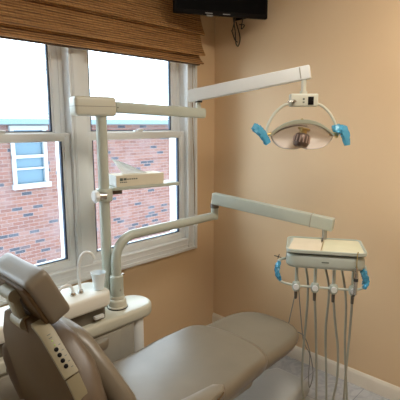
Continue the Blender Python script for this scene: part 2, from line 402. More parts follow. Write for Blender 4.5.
# ------------------------------------------------------------------ woven blind
bl = thing('woven_blind', 'brown woven bamboo roman blind gathered above the windows', 'blind', (-1.1, -.06, 2.42))
X0b, X1b = -3.75, -.213
levels = [(2.42, 2.30, .0), (2.315, 2.128, .006), (2.145, 1.998, .012), (2.012, 1.945, .004)]
for k, (zt, zb, off) in enumerate(levels):
    pf = []; yo = -.046 - off
    N = 10
    for i in range(N + 1):
        t = i / N; z = zt + (zb - zt) * t
        pf.append((yo - .047 * (t ** 2.0), z))
    y_end = pf[-1][0]
    for i in range(1, 7):
        a_ = PI * i / 6; pf.append((y_end + .009 * (1 - math.cos(a_)), zb - .007 * math.sin(a_)))
    for i in range(N, -1, -1):
        t = i / N; z = zt + (zb - zt) * t + .002
        pf.append((yo + .012 - .012 * t ** 1.6 if t > .98 else yo - .047 * (t ** 2.0) + .010, z))
    m = MB(); m.prism([(p[0], p[1]) for p in pf], X0b, X1b + (.005 if k in (1, 2) else 0), M=frame((0, 0, 0), V(0, 1, 0), V(0, 0, 1), V(1, 0, 0)))
    m.build('fold', BAMBOO, bl, sharp=50)
MB().box(X0b, X1b, -.062, -.040, 1.935, 1.946, .003).build('bottom_rail', new_mat('dark_bamboo_edge', (.09, .045, .02), .5), bl)
MB().box(X0b, X1b, -.05, -.002, 2.36, 2.42, .002).build('head_rail', BAMBOO, bl)
cl = MB(); cl.tube(spline([(-.262, -.040, 1.96), (-.263, -.041, 1.6), (-.262, -.045, 1.50), (-.258, -.047, 1.3), (-.250, -.045, 1.1), (-.246, -.04, .92)], 6), .0022, 6)
cl.tube(spline([(-.258, -.040, 1.96), (-.268, -.041, 1.6), (-.272, -.045, 1.50), (-.262, -.047, 1.3), (-.254, -.045, 1.1), (-.246, -.04, .92)], 6), .0022, 6)
co_ = cl.build('pull_cord', new_mat('tan_cord', (.30, .22, .14), .8), bl)
MB().lathe([(.0, 0), (.005, .004), (.007, .02), (.004, .035), (.0, .037)], 10, M=Matrix.Translation((-.246, -.04, .885))).build('tassel', TRIM, co_)

# ------------------------------------------------------------------ television high in the corner
tvd = V(.869, -.494, 0).normalized(); tvn = V(-tvd.y * -1, -tvd.x, 0)
tvn = V(-.494, -.869, 0).normalized()                        # faces back into the room
tvo = V(-.325, -.350, 2.183)
tilt = math.radians(0)
TM = frame(tvo, tvd, -tvn, V(0, 0, 1))
tv = thing('television', 'black flat television hung high in the room corner', 'television', (-.335, -.345, 2.18))
MB().box(-.295, .295, 0, .030, 0, .36, .006, M=TM).box(-.19, .19, .028, .055, .03, .30, .01, M=TM).build('housing', BLACK, tv)
MB().box(-.278, .278, -.0015, .002, .022, .345, M=TM).build('screen', SCREEN, tv)
for q0, q1 in ((-.105, -.060), (.005, .050)): MB().box(q0, q1, -.001, .003, .006, .011, M=TM).build('silver_marking', SILV, tv)
MB().box(-.095, -.055, .004, .016, -.007, .001, .002, M=TM).build('sensor_bump', SILV, tv)
p0 = TM @ V(0, .055, .15)
m = MB(); m.tube([p0, (-.17, -.20, 2.333), (-.012, -.24, 2.333)], .016, 10); m.box(-.012, -.0, -.30, -.18, 2.23, 2.43, .003)
m.build('wall_bracket', BLACK, tv)
cb = MB()
for pts in ([(-.20, -.33, 2.20), (-.06, -.235, 2.14), (-.01, -.20, 2.085), (-.012, -.222, 2.065), (-.008, -.232, 2.12), (-.012, -.20, 2.22)],
            [(-.18, -.34, 2.22), (-.05, -.20, 2.16), (-.012, -.165, 2.17), (-.01, -.19, 2.11), (-.012, -.215, 2.09)],
            [(-.12, -.36, 2.26), (-.03, -.26, 2.17), (-.01, -.27, 2.19), (-.012, -.23, 2.20)]):
    cb.tube(spline(pts, 6), .0036, 6)
cb.build('cable', RUBBER, tv)

# ------------------------------------------------------------------ added ceiling fixture (unseen above the frame, goes with the fill lamp)
cf = thing('added_ceiling_light', 'added white rectangular ceiling light fixture, unseen overhead', 'ceiling light', (-1.0, -1.9, 2.56))
MB().box(-1.6, -.4, -2.2, -1.6, 2.575, 2.60, .003).build('fixture_body', TRIM, cf)

# ------------------------------------------------------------------ dental unit beside the chair
du = thing('dental_unit', 'ivory dental unit cabinet with spittoon standing below the window', 'dental unit', (-1.4, -.4, 0))
out = rrect(-2.0, -.985, -.50, -.30, [.09, .03, .03, .09], 8)
m = MB(); m.prism(out, .572, .636, .018, 3); m.build('top_cover', IVORY, du)
MB().prism(rrect(-2.0, -1.127, -.485, -.315, .02, 4), .10, .575, .004).build('cabinet', GREYP, du)
MB().prism(rrect(-1.98, -1.13, -.47, -.33, .02, 4), 0, .10).build('plinth', RUBBER, du)
MB().prism(rrect(-1.122, -1.055, -.478, -.322, .03, 5), 0.0, .575, .01).build('end_pillar', WHITE, du)
MB().box(-2.0, -1.22, -.4905, -.483, .34, .56, .003).build('access_door', GREYP, du)
# spittoon housing, stepped above the cover
def sp(u, v, w_): return (u, v, w_)
m = MB(); m.prism(rrect(-2.0, -1.258, -.500, -.300, [.05, .02, .02, .05], 6), .704, .776, .014, 3)
m.build('spittoon_deck', CREAM, du)
MB().prism(rrect(-1.95, -1.275, -.465, -.315, .03, 4), .636, .712).build('spittoon_neck', new_mat('gap_shade_grey', (.14, .12, .09), .5), du)  # dark colour paints in the shade of the gap under the deck
m = MB(); m.lathe([(.085, 0), (.095, .006), (.098, .012), (.092, .014), (.080, .002), (.04, -.004), (.0, -.006)], 32, M=Matrix.Translation((-1.60, -.405, .778)))
m.build('spittoon_bowl', WHITE, du)
MB().tube(spline([(-1.385, -.415, .775), (-1.388, -.415, .86), (-1.384, -.418, .93), (-1.365, -.424, .965), (-1.335, -.432, .962), (-1.318, -.437, .935)], 6), .0072, 10).build('cup_filler_spout', WHITE, du)
MB().tube(spline([(-1.425, -.42, .775), (-1.428, -.42, .812), (-1.450, -.42, .832), (-1.485, -.42, .828), (-1.505, -.42, .80)], 6), .0068, 10).build('bowl_rinse_spout', WHITE, du)
for x in (-1.385, -1.425):
    MB().lathe([(.014, 0), (.014, .008), (.010, .014), (.008, .018)], 14, M=Matrix.Translation((x, -.417, .777))).build('spout_collar', CHROME, du)
MB().box(-1.36, -1.31, -.492, -.474, .655, .672, .003).build('latch', WHITE, du)
# twin pole socket
M1 = Matrix.Translation((-1.172, -.40, .634))
MB().lathe([(.050, 0), (.050, .012), (.046, .016), (.045, .040), (.042, .046), (.036, .050), (.036, .062), (.034, .066)], 28, M=M1).build('pole_socket', IVORY, du)
MB().lathe([(.052, 0), (.052, .006), (.049, .008)], 28, M=M1).build('socket_gasket', RUBBER, du)

cup = thing('cup', 'small white translucent plastic cup standing by the curved filler spout', 'cup', (-1.300, -.437, .778))
m = MB(); m.lathe([(.022, .0), (.024, .002), (.033, .078), (.0352, .080), (.0345, .083), (.032, .081), (.0225, .006), (0, .005)], 28, M=Matrix.Translation((-1.300, -.437, .779)))
m.build('cup_body', CUPM, cup)
MB().tube([(-1.300 + .0345 * math.cos(2 * PI * i / 24), -.437 + .0345 * math.sin(2 * PI * i / 24), .860) for i in range(24)], .002, 6, True).build('rim', CUPM, cup)

# ------------------------------------------------------------------ overhead light
ol = thing('operating_light', 'ivory overhead dental light on a jointed arm with blue wrapped handles', 'dental light', (-1.19, -.345, .636))
PX, PY = -1.188, -.343
MB().tube([(PX, PY, .637), (PX, PY, 1.60)], .0260, 24).build('pole', TUBEM, ol)
# head box with rounded corners
hd = V(.985, -.17, 0).normalized()
HM = frame((PX, PY, 1.630), hd, V(.17, .985, 0).normalized(), V(0, 0, 1))
MB().box(-.140, .064, -.043, .043, -.044, .046, .016, 4, M=HM).build('power_box', IVORY, ol)
MB().prism(rrect(-.1408, .0648, -.0438, .0438, .016, 4), -.0005, .0012, M=HM).build('lid_seam', DARKST, ol)
b0 = HM @ V(.07, 0, 0); b1 = V(-.615, -.475, 1.607)
bd = (b1 - b0).normalized(); BM = aim(b0, bd, (0, 0, 1)); BL = (b1 - b0).length
MB().box(-.0265, .0265, -.022, .022, 0, BL, .008, 3, M=BM).build('boom', TUBEM, ol)
MB().box(-.019, .019, -.016, .016, BL, BL + .006, .004, 2, M=BM).build('boom_end_cap', IVORY, ol)
MB().lathe([(.004, 0), (.004, .006), (.002, .007)], 10, M=aim(HM @ V(.075, -.02, -.002), hd)).build('screw', DARKST, ol)
j = V(-.636, -.455, 1.63)
MB().lathe([(.014, 0), (.014, .02), (.012, .022), (.012, .045)], 18, M=Matrix.Translation(j)).build('boom_pivot', IVORY, ol)
MB().lathe([(.020, 0), (.020, .012)], 18, M=Matrix.Translation(j + V(0, 0, .036))).build('pivot_bushing', RUBBER, ol)
a0 = V(-.670, -.418, 1.698); a1 = V(-.408, -1.000, 1.803)
ad = (a1 - a0).normalized(); AM = aim(a0, ad, (0, 0, 1)); AL = (a1 - a0).length
MB().box(-.033, .033, -.024, .024, 0, AL, .006, 3, M=AM).build('spring_arm', WHITE, ol)
MB().box(-.029, .029, -.0245, -.0235, .03, AL - .10, .0, M=AM).build('arm_cover_seam', IVORY, ol)
MB().box(-.026, .028, -.0245, .0245, AL - .05, AL - .044, .0, M=AM).build('arm_end_joint', GREYP, ol)
Rv = V(FY, -FX, 0); Fv = V(FX, FY, 0)
Lc = V(-.427, -.975, 1.495)                                   # lamp head centre
def L(u, v, w_): return Lc + Rv * u + Fv * v + V(0, 0, w_)
MB().tube([L(.002, 0, .285), L(.002, 0, .200)], .0125, 18).tube([L(.002, 0, .215), L(.002, 0, .199)], .018, 18).build('drop_tube', IVORY, ol)
LM = frame(Lc, Rv, Fv, V(0, 0, 1))
MB().box(-.066, .072, -.026, .026, .140, .203, .008, 3, M=LM).build('switch_box', IVORY, ol)
MB().box(.020, .048, -.0285, -.025, .148, .188, .002, M=LM).build('rocker_switch', BLACK, ol)
MB().box(-.006, .003, -.0275, -.025, .172, .180, M=LM).box(-.006, .003, -.0275, -.025, .158, .164, M=LM).build('switch_marking', INK, ol)
m = MB(); m.lathe([(.009, 0), (.009, .010), (.006, .022), (.006, .028)], 14, M=aim(LM @ V(-.052, -.026, .165), -Fv))
m.box(-.085, -.040, -.050, -.042, .160, .166, .002, M=LM); m.build('adjusting_lever', CHROME, ol)
for sgn in (-1, 1):
    pts = [L(.060 * sgn, 0, .158), L(.100 * sgn, 0, .143), L(.140 * sgn, 0, .105), L(.168 * sgn, 0, .055), L(.178 * sgn, 0, .010), L(.176 * sgn, 0, -.002)]
    MB().tube(spline(pts, 6), .0072, 10).build('yoke_arm', IVORY, ol)
    MB().tube([L(.178 * sgn, 0, .002), L(.140 * sgn, 0, .006)], .0085, 12).lathe([(.013, 0), (.013, .012)], 14, M=aim(L(.172 * sgn, 0, -.002), Rv * sgn)).build('pivot_knob', BRASS, ol)
# reflector: two glassy lobes under a crescent rim, concave towards the chair
bm = bmesh.new(); NU, NV = 36, 10; G = []
for i in range(NU + 1):
    u = -1 + 2 * i / NU; row = []
    top = .072 * (1 - abs(u) ** 2.2); bot = -.072 * (1 - abs(u) ** 4.5) ** .8 * (1 - .10 * math.exp(-(u / .12) ** 2))
    for k in range(NV + 1):
        t = k / NV; z = top + (bot - top) * t
        dp = .055 * (1 - u * u) ** .6 * math.sin(PI * min(1, max(0, t * .9 + .1))) ** .7
        row.append(bm.verts.new(L(.160 * u, dp - .01, z)))
    G.append(row)
for i in range(NU):
    for k in range(NV): bm.faces.new((G[i][k], G[i + 1][k], G[i + 1][k + 1], G[i][k + 1]))
bmesh.ops.remove_doubles(bm, verts=bm.verts[:], dist=1e-5)
bmesh.ops.solidify(bm, geom=bm.faces[:], thickness=.003)
MB().merge(bm).build('reflector', DICHRO, ol, 60)
m = MB(); arc = []
for i in range(31):
    u = -1 + 2 * i / 30; arc.append((.163 * u, .077 * (1 - abs(u) ** 2.2)))
low = [(.155 * (1 - 2 * i / 30) , .062 * (1 - abs(1 - 2 * i / 30) ** 2.6) - .006) for i in range(31)]
m.prism(arc + low, -.018, .030, .002, 1, M=frame(Lc, Rv, V(0, 0, 1), -Fv))
m.build('reflector_rim', speckle(new_mat('olive_grey_rim', rough=.35), (.33, .34, .26), (.36, .37, .29), 9), ol)
MB().tube(spline([L(-.150, -.02, .002), L(-.10, -.025, .030), L(-.03, -.03, .048), L(.02, -.03, .046)], 6), .004, 8).build('front_wire', DARKST, ol)
ca = V(.10, .0, -1).normalized(); axis = (Rv * -.22 + Fv * -.12 + V(0, 0, -1)).normalized()
cc = L(.005, -.035, .035)
MB().tube([cc, cc + axis * .030], .017, 16).tube([cc + axis * .002, cc + axis * .009], .030, 18).build('lamp_socket', BRASS, ol)
CM = aim(cc + axis * .028, axis)
m = MB(); m.lathe([(.026, 0), (.033, .006), (.038, .02), (.039, .045), (.035, .060), (.028, .066), (.0, .067)], 28, M=CM); m.build('bulb_shield', CAGE, ol)
m = MB()
for i in range(14):
    a_ = 2 * PI * i / 14
    m.tube([CM @ V(.0375 * math.cos(a_), .0375 * math.sin(a_), .012), CM @ V(.040 * math.cos(a_), .040 * math.sin(a_), .046)], .0032, 6)
m.build('shield_rib', new_mat('pinkish_metal', (.55, .42, .38), .3, .7), ol)
MB().lathe([(.006, 0), (.008, .004), (.004, .009)], 10, M=Matrix.Translation(L(.0, 0, .074))).build('top_screw', BRASS, ol)
def film(path, r0, seed, nm, par):
    """crumpled barrier sleeve round a handle"""
    P = spline(path, 5); n = 16; bm = bmesh.new(); rings = []; up = None
    for i, p in enumerate(P):
        t = (P[min(i + 1, len(P) - 1)] - P[max(i - 1, 0)]).normalized()
        up = t.orthogonal().normalized() if up is None else (up - t * up.dot(t)).normalized(); sd = t.cross(up)
        rr = r0 * (.55 + .55 * math.sin(PI * (i + .6) / (len(P) + .2)) ** .5)
        rings.append([bm.verts.new(p + (up * math.cos(2 * PI * k / n) * 1.25 + sd * math.sin(2 * PI * k / n) * .7) * rr * (1 + .5 * noise.noise(V(i * .6 + seed, k * 1.1, seed)))) for k in range(n)])
    for i in range(len(rings) - 1):
        for k in range(n): bm.faces.new((rings[i][k], rings[i][(k + 1) % n], rings[i + 1][(k + 1) % n], rings[i + 1][k]))
    bm.faces.new(rings[0][::-1]); bm.faces.new(rings[-1])
    # loose flap of film
    return MB().merge(bm).build(nm, BLUEF, par, 25)
for sgn, pth in ((-1, [L(-.180, -.01, .0), L(-.200, -.02, .012), L(-.225, -.03, .028), L(-.243, -.035, .040)]), (1, [L(.180, -.01, .0), L(.195, -.02, .022), L(.212, -.03, .02), L(.222, -.035, -.035)])):
    h = MB().tube(spline(pth, 5), .006, 10).build('handle', TUBEM, ol)
    if sgn < 0: film([L(-.250, -.03, .046), L(-.225, -.03, .030), L(-.200, -.02, .006), L(-.168, -.02, -.042)], .019, 3.1, 'blue_barrier_film', h)
    else: film([L(.150, -.02, .030), L(.180, -.02, .032), L(.208, -.03, .018), L(.222, -.035, -.05)], .021, 8.7, 'blue_barrier_film', h)

# ------------------------------------------------------------------ shelf on the light pole with tissue box
sd_ = V(.976, -.218, 0); sn_ = V(.218, .976, 0)
so = V(-1.142, -.350, 1.233); SM = frame(so, sd_, sn_, V(0, 0, 1))
sh = thing('instrument_shelf', 'narrow ivory shelf clamped to the light pole in front of the right window', 'shelf', (-1.19, -.345, 1.20))
MB().prism(rrect(.0, .395, -.002, .14, .018, 5), -.012, .004, .004, 2, M=SM).build('shelf_board', TUBEM, sh)
MB().box(-.010, .06, .02, .055, -.034, -.012, .004, M=SM).build('shelf_arm', DARKST, sh)
MB().lathe([(.038, -.030), (.041, -.024), (.041, .024), (.038, .030)], 24, M=Matrix.Translation((PX, PY, 1.208))).build('clamp_collar', TUBEM, sh)
MB().tube([(PX - .01, PY - .028, 1.205), (PX - .045, PY - .020, 1.208)], .020, 14).build('clamp_screw', CHROME, sh)
MB().lathe([(.026, 0), (.031, .004), (.031, .018), (.024, .024)], 8, M=aim((PX - .048, PY - .02, 1.208), (-1, .15, 0))).build('clamp_knob', WHITE, sh)
tb = thing('tissue_box', 'low cream cardboard tissue box with one white tissue sticking up', 'tissue box', tuple(SM @ V(.135, .07, .005)))
MB().box(.026, .296, .010, .125, .0045, .062, .0015, 1, M=SM).build('carton', CARD, tb)
MB().box(.024, .0258, .012, .123, .006, .061, M=SM).build('lit_end_face', WHITE, tb)  # white sheet paints the window light on the carton's left end
m = MB()
S2 = SM @ Matrix.Translation((.014, 0, -.002))
m.box(.030, .046, .0085, .0102, .036, .050, M=S2).box(.050, .066, .0085, .0102, .038, .049, M=S2)
for i in range(5): m.box(.070 + i * .012, .078 + i * .012, .0085, .0102, .040, .046, M=S2)
for i in range(4): m.box(.030 + i * .010, .037 + i * .010, .0085, .0102, .026, .031, M=S2)
m.build('printed_lettering', INK, tb)
bm = bmesh.new(); N1, N2 = 12, 10; G = []
for i in range(N1 + 1):
    row = []
    for k in range(N2 + 1):
        s_, t_ = i / N1, k / N2
        x = .085 + .15 * s_ - .055 * t_; z = .060 + (.080 * (1 - .9 * s_) ** .8 + .004) * t_
        y = .065 + .012 * math.sin(4.5 * s_ + 2 * t_) * (.3 + t_)
        row.append(bm.verts.new(SM @ V(x, y, z)))
    G.append(row)
for i in range(N1):
    for k in range(N2): bm.faces.new((G[i][k], G[i + 1][k], G[i + 1][k + 1], G[i][k + 1]))
bmesh.ops.solidify(bm, geom=bm.faces[:], thickness=.0012)
MB().merge(bm).build('tissue', TISSUE, tb, 60)

# ------------------------------------------------------------------ delivery unit: bent tube, arm, instrument head
de = thing('delivery_unit', 'dental instrument table carried by a bent tube and a flat swing arm', 'dental delivery unit', (-1.172, -.40, .70))
TX, TY = -1.172, -.40
MB().tube([(TX, TY, .695), (TX, TY, .80)], [.0330, .0330], 24).tube([(TX, TY, .80), (TX, TY, .806)], [.0330, .028], 24).build('sleeve', TUBEM, de)
MB().lathe([(.004, 0), (.005, .003), (.003, .006)], 10, M=aim((TX - .004, TY - .032, .735), (0, -1, 0))).build('set_screw', CHROME, de)
MB().lathe([(.006, 0), (.006, .008), (.003, .012)], 10, M=aim((TX + .032, TY - .002, .80), (1, -.3, 0))).build('set_screw', CHROME, de)
pts = [(TX, TY, .80), (TX, TY, .86)]
R_ = .115
for i in range(13):
    a_ = PI / 2 * i / 12; pts.append((TX + R_ * (1 - math.cos(a_)), TY, .880 + R_ * math.sin(a_)))
pts += [(TX + .3, TY, .995), (-.60, TY, .995), (-.435, TY, .995)]
MB().tube(pts, .0245, 24).build('bent_tube', TUBEM, de)
MB().tube([(-.440, -.402, .975), (-.440, -.402, 1.075)], .0225, 20).build('upright_pivot', TUBEM, de)
MB().tube([(-.440, -.402, 1.045), (-.440, -.402, 1.072)], .026, 20).build('pivot_bushing', DARKST, de)
MB().tube([(-.60, -.40, .972), (-.60, -.40, .962)], .010, 12).build('tube_stop', WHITE, de)
c0 = V(-.472, -.418, 1.112); c1 = V(-.292, -1.108, 1.028)
cd = (c1 - c0).normalized(); CMx = aim(c0, cd, (0, 0, 1)); CL = (c1 - c0).length
MB().box(-.034, .034, -.024, .024, 0, CL, .006, 3, M=CMx).build('swing_arm', TUBEM, de)
MB().box(-.030, .030, -.0248, -.0238, .05, CL - .14, M=CMx).build('arm_cover_seam', IVORY, de)
MB().box(-.036, .036, -.026, .026, CL - .12, CL - .115, .001, M=CMx).build('arm_end_joint', GREYP, de)
pe = c1 - cd * .045
MB().tube([(pe.x, pe.y, 1.01), (pe.x, pe.y, .93)], .0125, 16).build('head_pivot', GREYP, de)
U = V(.516, -.857, 0); W_ = V(.857, .516, 0)                    # long axis, and away from the chair
H0 = V(-.412, -1.118, .85); DM = frame(H0, U, W_, V(0, 0, 1))
MB().prism(rrect(-.182, .192, -.125, .125, .05, 7), .004, .073, .020, 4, M=DM).build('head_body', TUBEM, de)
MB().prism(rrect(-.165, .155, -.11, .11, .04, 5), .073, .0815, 0, M=DM).build('shadow_gap', RUBBER, de)
m = MB(); m.prism(rrect(-.182, .196, -.132, .132, .035, 7), .082, .094, .005, 3, M=DM)
rim = [DM @ V(x, y, .096) for x, y in rrect(-.178, .192, -.128, .128, .032, 7)]
m.tube(rim, .0048, 8, True); m.build('tray', TUBEM, de)
MB().box(-.012, .022, -.1262, -.1245, .040, .045, M=DM).build('front_marking', INK, de)
hb = MB(); Lp = [DM @ V(-.165, -.06, .035), DM @ V(-.205, -.075, .030), DM @ V(-.222, -.085, .010), DM @ V(-.226, -.09, -.045), DM @ V(-.215, -.09, -.072), DM @ V(-.185, -.09, -.088), DM @ V(-.12, -.09, -.098)]
Rp = [DM @ V(.165, -.06, .035), DM @ V(.185, -.075, .030), DM @ V(.196, -.085, .010), DM @ V(.198, -.09, -.045), DM @ V(.190, -.09, -.072), DM @ V(.175, -.09, -.090), DM @ V(.12, -.09, -.098)]
hb.tube(spline(Lp, 5) + spline(Rp[::-1], 5), .0062, 10)
hbo = hb.build('holder_bar', TUBEM, de)
film([DM @ V(-.214, -.080, .022), DM @ V(-.222, -.085, -.005), DM @ V(-.222, -.088, -.040), DM @ V(-.206, -.09, -.075)], .015, 1.3, 'blue_barrier_film', hbo)
film([DM @ V(.180, -.078, .010), DM @ V(.192, -.085, -.015), DM @ V(.200, -.088, -.045), DM @ V(.194, -.09, -.085)], .017, 5.2, 'blue_barrier_film', hbo)
MB().tube([DM @ V(-.240, -.085, .050), DM @ V(-.205, -.080, .040)], .0025, 6).tube([DM @ V(-.215, -.085, .058), DM @ V(-.222, -.080, .034)], .0022, 6).build('handle_bracket', RUBBER, hbo)
HU = (-.127, -.036, .053, .143)
for i, u in enumerate(HU):
    m = MB(); m.lathe([(.010, .022), (.017, .020), (.021, .008), (.021, -.008), (.017, -.020), (.012, -.026), (.0, -.026)], 18, M=Matrix.Translation(DM @ V(u, -.092, -.098)))
    m.tube([DM @ V(u, -.082, -.085), DM @ V(u, -.07, .02)], .008, 10)
    ho = m.build('instrument_holder', TUBEM, de)
    MB().lathe([(.014, 0), (.015, .004), (.014, .012)], 14, M=aim(DM @ V(u, -.112, -.094), -W_)).build('valve_cap', WHITE, ho)

def hosething(name, label, front, rear, r, mat, extra=None):
    z0 = min(p[2] for p in front + rear)
    t = thing(name, label, 'hose' if extra is None else 'dental syringe', front[0], 'instruments hanging from the delivery head')
    f, re = [Vector(p) for p in front], [Vector(p) for p in rear]
    if r > .003:
        mid = (f[-1] + re[-1]) / 2; fl = r + .002
        f[-1].z = max(f[-1].z, .07); re[-1].z = max(re[-1].z, .07)
        path = f + [V(f[-1].x * .85 + mid.x * .15 - .01, f[-1].y * .85 + mid.y * .15 - .01, .03), V(mid.x, mid.y, fl), V(re[-1].x * .85 + mid.x * .15, re[-1].y * .85 + mid.y * .15, .03)] + re[::-1]
    else: path = f + re[::-1]
    P = spline(path, 7)
    for p in P: p.z = max(p.z, r + .001)
    MB().tube(P, r, 8).build('hose', mat, t)
    top = Vector(front[0])
    MB().lathe([(r + .001, -.03), (.0075, -.024), (.0085, .0), (.0065, .030)], 12, M=Matrix.Translation(top + V(0, 0, -.012))).build('connector', DARKST, t)
    return t
def hp(i): p = DM @ V(HU[i], -.092, -.125); return (p.x, p.y, p.z)
def rb(u, v=.03): p = DM @ V(u, v, .013); return (p.x, p.y, p.z)
hosething('handpiece_hose', 'thin dark coiling cord hanging from the leftmost holder and kinking by the footrest',
          [hp(0), (-.500, -1.0, .576), (-.450, -.953, .455), (-.438, -.945, .430), (-.421, -1.012, .432), (-.424, -1.052, .407), (-.440, -1.090, .345), (-.438, -1.11, .24), (-.449, -1.099, .16)],
          [rb(-.13, -.02), (-.432, -1.03, .46), (-.418, -1.044, .373), (-.391, -1.060, .31), (-.42, -1.075, .22), (-.446, -1.095, .15)][:5], .0026, HOSED)
hosething('handpiece_hose', 'grey hose hanging from the second holder from the left under the instrument table',
          [hp(1), (-.433, -1.115, .434), (-.424, -1.125, .20), (-.422, -1.127, .085)], [rb(-.09), (-.434, -1.056, .683), (-.442, -1.048, .325), (-.441, -1.05, .148), (-.431, -1.06, .07)], .0062, HOSE)
hosething('handpiece_hose', 'grey hose bowing to the right below the third holder from the left',
          [hp(2), (-.378, -1.187, .55), (-.361, -1.205, .382), (-.358, -1.208, .21), (-.368, -1.197, .092)], [rb(.005), (-.321, -1.117, .678), (-.325, -1.112, .45), (-.315, -1.124, .2), (-.309, -1.129, .07)], .0062, HOSE)
sy = hosething('air_water_syringe', 'slim steel syringe upright in the rightmost holder in front of the tray',
          [hp(3), (-.342, -1.254, .505), (-.347, -1.249, .28), (-.347, -1.248, .106)], [rb(.09), (-.275, -1.193, .63), (-.268, -1.2, .373), (-.250, -1.22, .07)], .0062, HOSE, 1)
q = DM @ V(HU[3], -.118, -.13)
q = DM @ V(HU[3] + .004, -.140, -.100)
qt = q + V(-.002, .0, .175)
MB().tube([q, q + V(-.0003, 0, .07), q + V(-.0006, 0, .085), q + V(-.001, 0, .135)], [.0095, .0095, .0105, .0065], 14).build('syringe_body', CHROME, sy)
MB().tube([q + V(0, 0, .066), q + V(0, 0, .080)], .0112, 14).build('trigger_band', RUBBER, sy)
MB().tube(spline([q + V(-.001, 0, .13), q + V(-.001, 0, .17), qt + V(.003, .0, .02), qt + V(.004, -.002, .035)], 4), .0028, 8).build('syringe_tip', BRASS, sy)
MB().tube([q + V(0, 0, .004), Vector(hp(3)) + V(0, 0, -.01)], .0065, 10).build('syringe_tail', DARKST, sy)

# things on the tray
TZ = .0948
pl = thing('tray_paper', 'cream paper liner covering the right part of the instrument tray', 'paper', tuple(DM @ V(.05, 0, TZ)))
MB().box(-.150, .182, -.116, .118, TZ - .0006, TZ + .0006, M=DM).build('sheet', PAPER, pl)
pp = thing('paper_pouch', 'pinkish sterilisation pouch lying on the left half of the tray', 'pouch', tuple(DM @ V(-.08, 0, TZ + .001)))
rz = Matrix.Rotation(math.radians(-7), 4, 'Z')
PM = DM @ Matrix.Translation((-.078, -.012, TZ + .0008)) @ rz
MB().box(-.082, .076, -.105, .105, 0, .0022, .0008, 1, M=PM).build('pouch_body', PINKP, pp)
MB().box(.0705, .0745, -.104, .104, .0022, .0032, M=PM).build('sealed_edge', BRASS, pp)
di = thing('dental_instrument', 'small dark metal instrument lying at the back of the tray paper', 'dental instrument', tuple(DM @ V(-.004, .06, TZ)))
MB().tube([DM @ V(-.004, .055, TZ + .006), DM @ V(.000, .105, TZ + .006)], .005, 8).build('instrument_handle', DARKST, di)
MB().tube([DM @ V(-.004, .058, TZ + .006), DM @ V(-.008, .030, TZ + .003)], .002, 6).build('working_tip', CHROME, di)

# ------------------------------------------------------------------ dental chair
ch = thing('dental_chair', 'taupe upholstered dental chair facing the corner, back raised, beside the window', 'dental chair', (-1.1, -.93, 0))
YC = -.93
def sag(x):         # the seat rises a little towards the back and dips at the hips
    return .012 * math.exp(-((x + 1.05) / .18) ** 2) * 0 - .010 * math.exp(-((x + 1.30) / .14) ** 2)
# seat
pts = []
def arcpts(cx, cy, rx, ry, a0, a1, n):
    return [(cx + rx * math.cos(math.radians(a0 + (a1 - a0) * i / n)), cy + ry * math.sin(math.radians(a0 + (a1 - a0) * i / n))) for i in range(n + 1)]
def tuck(v, w_, t): return YS + (v - YS) * (1 - .13 * (1 - min(1, w_ / t)) ** 1.5)
YS = -.903
def sup_e(cx, rx, ry, a0, a1, n, e=2.6):
    out = []
    for i in range(n + 1):
        a = math.radians(a0 + (a1 - a0) * i / n); c, d = math.cos(a), math.sin(a)
        out.append((cx + rx * abs(c) ** (2 / e) * (1 if c > 0 else -1), YS + ry * abs(d) ** (2 / e) * (1 if d > 0 else -1)))
    return out
seat = dense([(-1.74, YS - .265), (-1.15, YS - .262), (-.95, YS - .246)] + sup_e(-.93, .115, .243, -80, 80, 18, 2.2) + [(-.95, YS + .246), (-1.15, YS + .262), (-1.74, YS + .265)], .035)
MB().pad(seat, .108, .050, lambda u, v, w_: (u, tuck(v, w_, .108), .438 + w_ + sag(u)), .004, 6).build('seat_cushion', LEATH, ch, 60)
leg = dense([(-1.02, YS - .225), (-.84, YS - .226)] + sup_e(-.80, .322, .226, -84, 84, 26, 3.0) + [(-.84, YS + .226), (-1.02, YS + .225)], .035)
MB().pad(leg, .088, .042, lambda u, v, w_: (u, tuck(v, w_, .088), .430 + w_), .003, 6).build('leg_rest_cushion', LEATH, ch, 60)
MB().prism(rrect(-1.70, -.90, YC - .15, YC + .18, .05), .385, .44, .01).build('seat_frame', GREYP, ch)
MB().prism(rrect(-1.60, -1.10, YC - .13, YC + .13, .05), .12, .39, .008).build('lift_column', GREYP, ch)
bp_ = [(-1.72, YC - .20), (-.60, YC - .12), (-.30, YC - .09), (-.30, YC + .13), (-.45, YC + .20), (-1.72, YC + .22)]
MB().prism(dense(bp_, .2), 0, .10, .03, 3).build('floor_base', speckle(new_mat('pale_grey_base', rough=.3), (.36, .355, .33), (.39, .385, .36), 5), ch)
